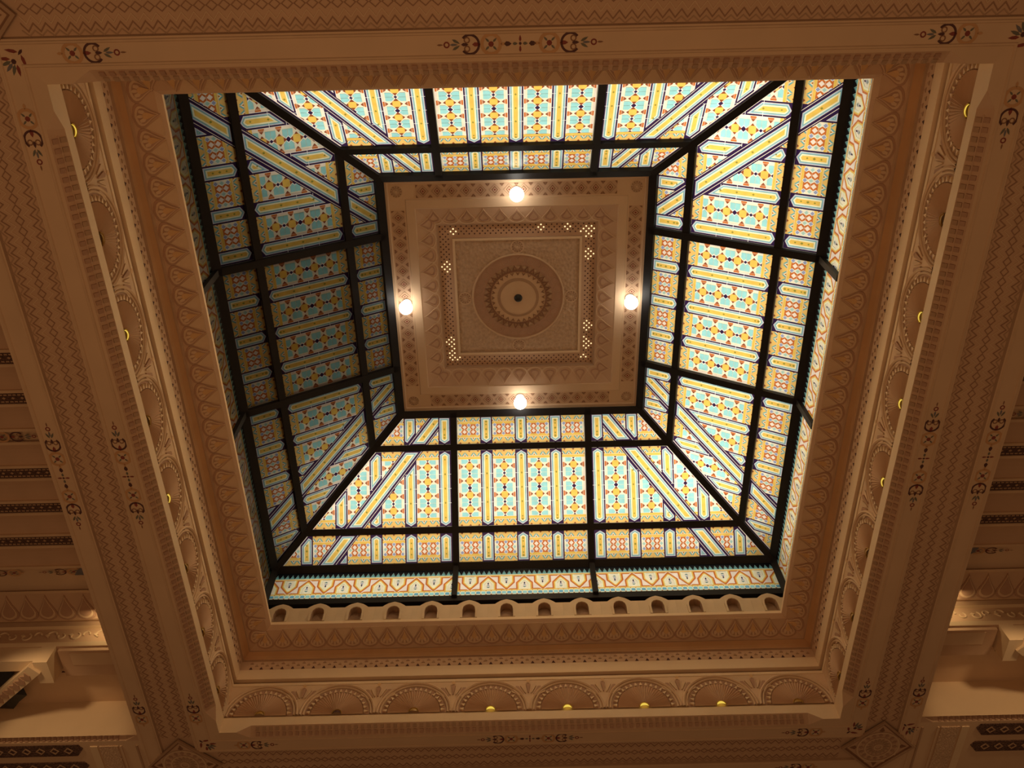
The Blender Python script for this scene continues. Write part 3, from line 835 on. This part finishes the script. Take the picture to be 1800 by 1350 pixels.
# four lamps under the border of the flat ceiling
def lamp(x, y, label):
    root = empty('ceiling_lamp'); root.location = (x, y, ZO + ZC + .01); tag(root, label, 'lamp', 'bare lamps on the flat ceiling border')
    f = MB(); N = 20
    prof = [(.0,.0),(.06,.0),(.06,-.018),(.045,-.03),(.028,-.038),(.028,-.075),(.0,-.075)]
    for (r0,z0),(r1,z1) in zip(prof, prof[1:]):
        for i in range(N):
            a, b = 2*PI*i/N, 2*PI*(i+1)/N
            f.face([(r0*math.cos(a),r0*math.sin(a),z0),(r0*math.cos(b),r0*math.sin(b),z0),(r1*math.cos(b),r1*math.sin(b),z1),(r1*math.cos(a),r1*math.sin(a),z1)], 'porcelain')
    f.build('fitting', root)
    g = MB(); K = 10
    def rad(q): return .085*math.sin(q)**.8 if q < PI*.5 else max(.03*(q > PI*.85), .085*math.sin(q))
    for i in range(N):
        for j in range(K):
            a, b, u, v = 2*PI*i/N, 2*PI*(i+1)/N, PI*j/K, PI*(j+1)/K
            P = lambda t, q: (rad(q)*math.cos(t), rad(q)*math.sin(t), -.150 - .085*math.cos(q))
            g.face([P(a,u), P(a,v), P(b,v), P(b,u)], 'bulb_lit')
    g.build('bulb', root)
    d = bpy.data.lights.new('bulb_light', 'SPOT'); d.spot_size = math.radians(168); d.spot_blend = .35; d.energy = 46; d.color = (1.0, .62, .30); d.shadow_soft_size = .08
    l = bpy.data.objects.new('bulb_light', d); COL.objects.link(l); l.parent = root; l.location = (0, 0, -.26)
lamp(0, -1.40, 'glowing round bulb on the flat ceiling border, topmost of the four')
lamp(1.40, 0, 'glowing round bulb on the flat ceiling border, rightmost of the four')
lamp(0, 1.40, 'glowing round bulb on the flat ceiling border, lowest of the four')
lamp(-1.40, 0, 'glowing round bulb on the flat ceiling border, leftmost of the four')

# ------------------------------------------------------------------ side bays
def stripe_mesh(L, w):
    a = MB(); a.box(0, L, -w/2, w/2, 0, .02, 'stripe_dark')
    n = int(L/.085)
    for i in range(n):
        x = (i+.5)*.085
        a.poly([(x-.018,0),(x,-.014),(x+.018,0),(x,.014)], -.003, 'line_soft')
        for s in (-1, 1):
            for q in (-1, 1): a.poly([(x+q*.021-.015, s*.036-.008), (x+q*.021+.015, s*.036-.008), (x+q*.021+.015, s*.036+.006), (x+q*.021-.015, s*.036+.006)], -.003, 'line_soft')
    return a.mesh('dark_stripe')
STRIPE = stripe_mesh(3.4, .115)
def plank_mesh(L, w):
    a = MB(); n = 6
    for i in range(n):
        y0, y1 = -w/2 + w*i/n, -w/2 + w*(i+1)/n
        z = lambda y: -.018*(1 - (abs(y)/(w/2))**2) if False else .030*(1 - (2*y/w)**2)
        a.face([(0,y0,z(y0)),(0,y1,z(y1)),(L,y1,z(y1)),(L,y0,z(y0))], 'rose_plaster')
    for s in (-1, 1): a.box(0, L, *sorted((s*w/2, s*(w/2-.03))), -.012, .01, 'plaster')
    return a.mesh('plank')
PLANK = plank_mesh(3.4, .30)
def scroll_mesh(L):
    a = MB(); n = int(L/.26)
    for i in range(n):
        x = (i+.5)*.26; s = 1 if i % 2 else -1
        a.tube_arc(x-.05, .010*s, .045, .010, .012, 'pale_plaster', 0 if s > 0 else -PI, PI*1.4 if s > 0 else PI*.4, 12, 3)
        a.tube_arc(x+.06, -.012*s, .034, .009, .012, 'pale_plaster', PI*.9 if s > 0 else -.2, PI*2.4 if s > 0 else 1.3*PI, 12, 3)
        a.plate([[(x-.12,0),(x-.095,-.02),(x-.07,0),(x-.095,.02)]], 0, .012, 'pale_plaster')
    return a.mesh('scroll_frieze')
SCROLL = scroll_mesh(3.3)
ZBAY = 7.05
XI = HO
for nm, ang in (('right', 0.0), ('left', PI)):
    a = MB()
    # steps of the coffer, near and far ends, from the fascia to the boards
    for s in (-1, 1):
        pr = [(HF, ZS), (HF, 6.79), (2.80, 6.79), (2.78, 6.75), (2.42, 6.75), (2.40, 6.79), (2.40, 6.98), (2.36, 6.985), (2.33, 7.02), (2.30, 7.0), (2.27, 6.99), (1.96, 7.055), (1.92, ZBAY)]
        mt = ['pale_plaster', 'plaster', 'line_soft', 'rose_plaster', 'pale_plaster', 'rose_plaster', 'pale_plaster', 'line_soft', 'line_soft', 'plaster', 'rose_plaster', 'plaster']
        for (y0,z0),(y1,z1),m in zip(pr, pr[1:], mt): a.face([(XI,s*y0,z0),(8.2,s*y0,z0),(8.2,s*y1,z1),(XI,s*y1,z1)], m)
        # continuation of the cross beam beyond the crossing
        a.face([(XI,s*HSO,ZS),(8.2,s*HSO,ZS),(8.2,s*HO,ZS),(XI,s*HO,ZS)], 'plaster')
        a.face([(XI+.14,s*HSO,ZS),(XI+.14,s*HF,ZS+.085),(8.2,s*HF,ZS+.085),(8.2,s*HSO,ZS)], 'rose_plaster')
        a.face([(XI,s*HF,ZS),(XI+.14,s*HF,ZS+.085),(XI+.14,s*HSO,ZS),(XI,s*HSO,ZS)], 'rose_plaster')
        a.face([(XI,s*HO,ZS),(8.2,s*HO,ZS),(8.2,s*HO,ZS+.6),(XI,s*HO,ZS+.6)], 'plaster')
    a.face([(8.2,-HO,ZS),(8.2,HO,ZS),(8.2,HO,7.2),(8.2,-HO,7.2)], 'plaster')
    a.face([(XI,-2.0,ZBAY+.04),(8.2,-2.0,ZBAY+.04),(8.2,2.0,ZBAY+.04),(XI,2.0,ZBAY+.04)], 'plaster')
    bay = a.build('ceiling_' + nm); bay.rotation_euler.z = ang
    tag(bay, 'coffered tan ceiling bay with dark ornamental stripes, %s of the main %s beam' % (nm, nm), None, None, 'structure')
    ys = [(-3+i)*.417 for i in range(7)]
    for i, y in enumerate(ys):
        if abs(y) < .01:
            o = mk('floral_motif', M_LONG, bay); o.matrix_local = Matrix.Translation((XI+1.0, y, ZBAY-.004)) @ Matrix.Rotation(PI, 4, 'X'); o.scale = (1, .8, 1)
        else:
            o = mk('dark_stripe', STRIPE, bay); o.location = (XI+.02, y, ZBAY)
    for i in range(8):
        o = mk('plank', PLANK, bay); o.location = (XI+.02, (-3.5+i)*.417 + 0, ZBAY)
    for s in (-1, 1):
        for q in range(4):
            o = mk('floral_motif', M_END, bay); o.matrix_local = Matrix.Translation((XI+.35+q*.62, s*1.66, ZBAY-.006)) @ Matrix.Rotation(PI, 4, 'X'); o.scale = (1, .6, 1)
        bl = MB(); bl.plate([[(-.13,.045),(.13,.045),(.09,-.02),(.04,-.05),(-.04,-.05),(-.09,-.02)]], 0, .004, 'paint_blue')
        o = bl.build('blue_shell', bay); o.matrix_local = Matrix.Translation((XI+.42, s*1.66, ZBAY-.008)) @ Matrix.Rotation(PI, 4, 'X')
        o = mk('scroll_frieze', SCROLL, bay); frame(o, (XI+.03 if s > 0 else XI+3.33, s*2.399, 6.885), (s,0,0), (0,0,1))
        for i in range(16):
            o = mk('leaf', LEAF, bay); frame(o, (XI+.13+i*.2037, s*2.275, 6.99), (s,0,0), (0,-s*.31,.065)); o.scale = (1, 1.35, 1)
        d = MB()
        for i in range(56):
            x = .05 + i*.0603
            d.box(x-.018, x+.014, .066, .108, 0, .012, 'line_soft'); d.box(x-.014, x+.018, .014, .056, 0, .012, 'leaf_rose')
        o = d.build('dentil_row', bay); o['kind'] = 'stuff'; frame(o, (XI+.16 if s > 0 else XI+3.6, s*HSO, ZS), (s,0,0), (0,-s*(HSO-HF),.085))
        d = MB()
        for i in range(28): d.plate([[(i*.12,0),(i*.12+.04,0),(i*.12+.02,.03)]], 0, .006, 'paint_dark')
        o = d.build('dot_row', bay); o['kind'] = 'stuff'; frame(o, (XI+.05 if s > 0 else XI+3.4, s*2.84, 6.79), (s,0,0), (0,-s,0))
        # raised box under the step next to the beam
        d = MB(); d.box(XI, XI+.78, *sorted((s*2.44, s*2.80)), 6.70, 6.76, 'rose_plaster'); d.box(XI, XI+.66, *sorted((s*2.47, s*2.64)), 6.693, 6.70, 'plaster'); d.build('corner_box', bay)
        # carved panel, pale strip and dark ornament panels on the beam soffit beyond the crossing
        d = MB()
        for x0, x1, m in ((XI+.03, XI+.05, 'line_soft'), (XI+.20, XI+.22, 'leaf_pale'), (XI+.24, XI+.44, 'carved'), (XI+.46, XI+.54, 'pale_plaster')):
            d.box(x0, x1, *sorted((s*3.46, s*4.16)), ZS-.012, ZS+.001, m)
        d.build('carved_strips', bay)
        for y0, y1 in ((3.43, 3.60), (3.70, 3.86)):
            d = MB(); d.plate([[(XI+.62, y0+.06), (XI+.70, y1), (8.1, y1), (8.1, y0), (XI+.66, y0)]], 0, .01, 'stripe_dark')
            n = 20
            for i in range(n):
                x = XI+.78+i*.15; m = (y0+y1)/2
                d.plate([[(x-.05,m),(x,m-.05),(x+.05,m),(x,m+.05)], [(x-.032,m),(x,m-.032),(x+.032,m),(x,m+.032)][::-1]], .01, .015, 'line_soft')
            o = d.build('ornament_panel', bay); o.matrix_local = Matrix.Translation((0, 0, ZS)) @ Matrix.Diagonal((1, s, -1, 1))
        # octagonal ring of the small lantern in this bay
        d = MB()
        def wallseg(p, q, th, z0, z1, m):
            p, q = Vector(p), Vector(q); t = (q-p).normalized(); e = Vector((-t.y, t.x))*th/2
            P = [p-e, q-e, q+e, p+e]
            for zz, fl in ((z0, 1), (z1, 0)): d.face([(v.x, v.y, zz) for v in (P[::-1] if fl else P)], m)
            for i in range(4):
                u, v = P[i], P[(i+1) % 4]; d.face([(u.x,u.y,z0),(v.x,v.y,z0),(v.x,v.y,z1),(u.x,u.y,z1)], m)
        A_, B_, C_ = (8.2, s*2.50), (5.12, s*2.50), (6.05, s*3.30)
        wallseg(A_, B_, .14, 6.56, 6.78, 'pale_plaster'); wallseg(B_, C_, .14, 6.50, 6.78, 'pale_plaster')
        d.box(4.98, 5.13, *sorted((s*2.42, s*2.72)), 6.53, 6.78, 'pale_plaster')
        ring = d.build('octagonal_ring', bay)
        t = (Vector(C_) - Vector(B_)).normalized()
        for i in range(11):
            c = Vector(B_) + t*(.14 + i*.10); e = MB()
            e.plate([[(-.04,-.05),(0,-.02),(.04,-.05),(.04,.02),(0,.06),(-.04,.02)]], 0, .008, 'leaf_rose')
            o = e.build('chevron', ring); frame(o, (c.x, c.y, 6.4995), (t.x, t.y, 0), (t.y, -t.x, 0))
        if s*(1 if nm == 'right' else -1) > 0:           # added fill spot, then warm cove lamp over the scroll frieze, far end only
            ld = bpy.data.lights.new('bay_lamp', 'SPOT'); ld.spot_size = math.radians(40); ld.spot_blend = .5; ld.shadow_soft_size = .12; ld.energy = 62; ld.color = (1, .66, .34)  # added to brighten the end fascia, no lamp hangs here
            lo = bpy.data.objects.new('bay_lamp', ld); COL.objects.link(lo); lo.parent = bay; lo.location = (5.3, s*.9, 6.05)
            lo.rotation_euler = (Vector((5.0, s*3.3, 6.22)) - lo.location).to_track_quat('-Z', 'Y').to_euler()
            ld = bpy.data.lights.new('cove_lamp', 'AREA'); ld.shape = 'RECTANGLE'; ld.size = .35; ld.size_y = .05; ld.energy = .8; ld.color = (1, .72, .36)
            lo = bpy.data.objects.new('cove_lamp', ld); COL.objects.link(lo); lo.parent = bay; lo.location = (XI+.30, s*2.14, 6.90)
            lo.rotation_euler = (Vector((XI+.30, s*2.40, 6.88)) - lo.location).to_track_quat('-Z', 'Y').to_euler()
# dark hanging lamp half seen in the small lantern of the left bay
root = empty('pendant_lamp'); root.location = (-5.75, 2.86, ZO + 6.72); tag(root, 'dark metal hanging lamp at the left edge, inside the octagonal ring', 'lamp')
a = MB(); N = 16
prof = [(.0,.05),(.05,.05),(.14,.0),(.30,-.05),(.34,-.085),(.20,-.12),(.06,-.14),(.0,-.15)]
for (r0,z0),(r1,z1) in zip(prof, prof[1:]):
    for i in range(N):
        p, q = 2*PI*i/N, 2*PI*(i+1)/N; k = lambda i_: 1 + .12*(i_ % 2)
        a.face([(r0*k(i)*math.cos(p),r0*k(i)*math.sin(p),z0),(r0*k(i+1)*math.cos(q),r0*k(i+1)*math.sin(q),z0),(r1*k(i+1)*math.cos(q),r1*k(i+1)*math.sin(q),z1),(r1*k(i)*math.cos(p),r1*k(i)*math.sin(p),z1)], 'dark_bronze')
a.build('shade', root)
a = MB(); a.box(-.012, .012, -.012, .012, .04, .34, 'dark_bronze'); a.build('rod', root)

# ------------------------------------------------------------------ bays beyond the far beam and the near beam, and an added light-blocking box over the lantern
a = MB()
for s in (-1, 1):
    a.face([(-8.2,s*HO,6.95),(8.2,s*HO,6.95),(8.2,s*8,6.95),(-8.2,s*8,6.95)], 'plaster')
o = a.build('ceiling_outer'); tag(o, 'plain tan ceiling beyond the cross beams', None, None, 'structure')
a = MB(); q = 5.3; z0, z1 = 7.66, 11.9  # unseen box, added to keep ambient light off the glass
a.face([(-q,-q,z1),(q,-q,z1),(q,q,z1),(-q,q,z1)], 'attic_wall')
for c, s in ((1,0),(0,1),(-1,0),(0,-1)):
    R = lambda x, y, z: (x*c - y*s, x*s + y*c, z)
    a.face([R(-q,q,z0), R(q,q,z0), R(q,q,z1), R(-q,q,z1)], 'attic_wall')
    a.face([R(-3.42,3.42,z0), R(3.42,3.42,z0), R(q,q,z0), R(-q,q,z0)], 'attic_wall')
o = a.build('wall_roof_space'); tag(o, 'grey walls of the roof space around the glazed lantern', None, None, 'structure')
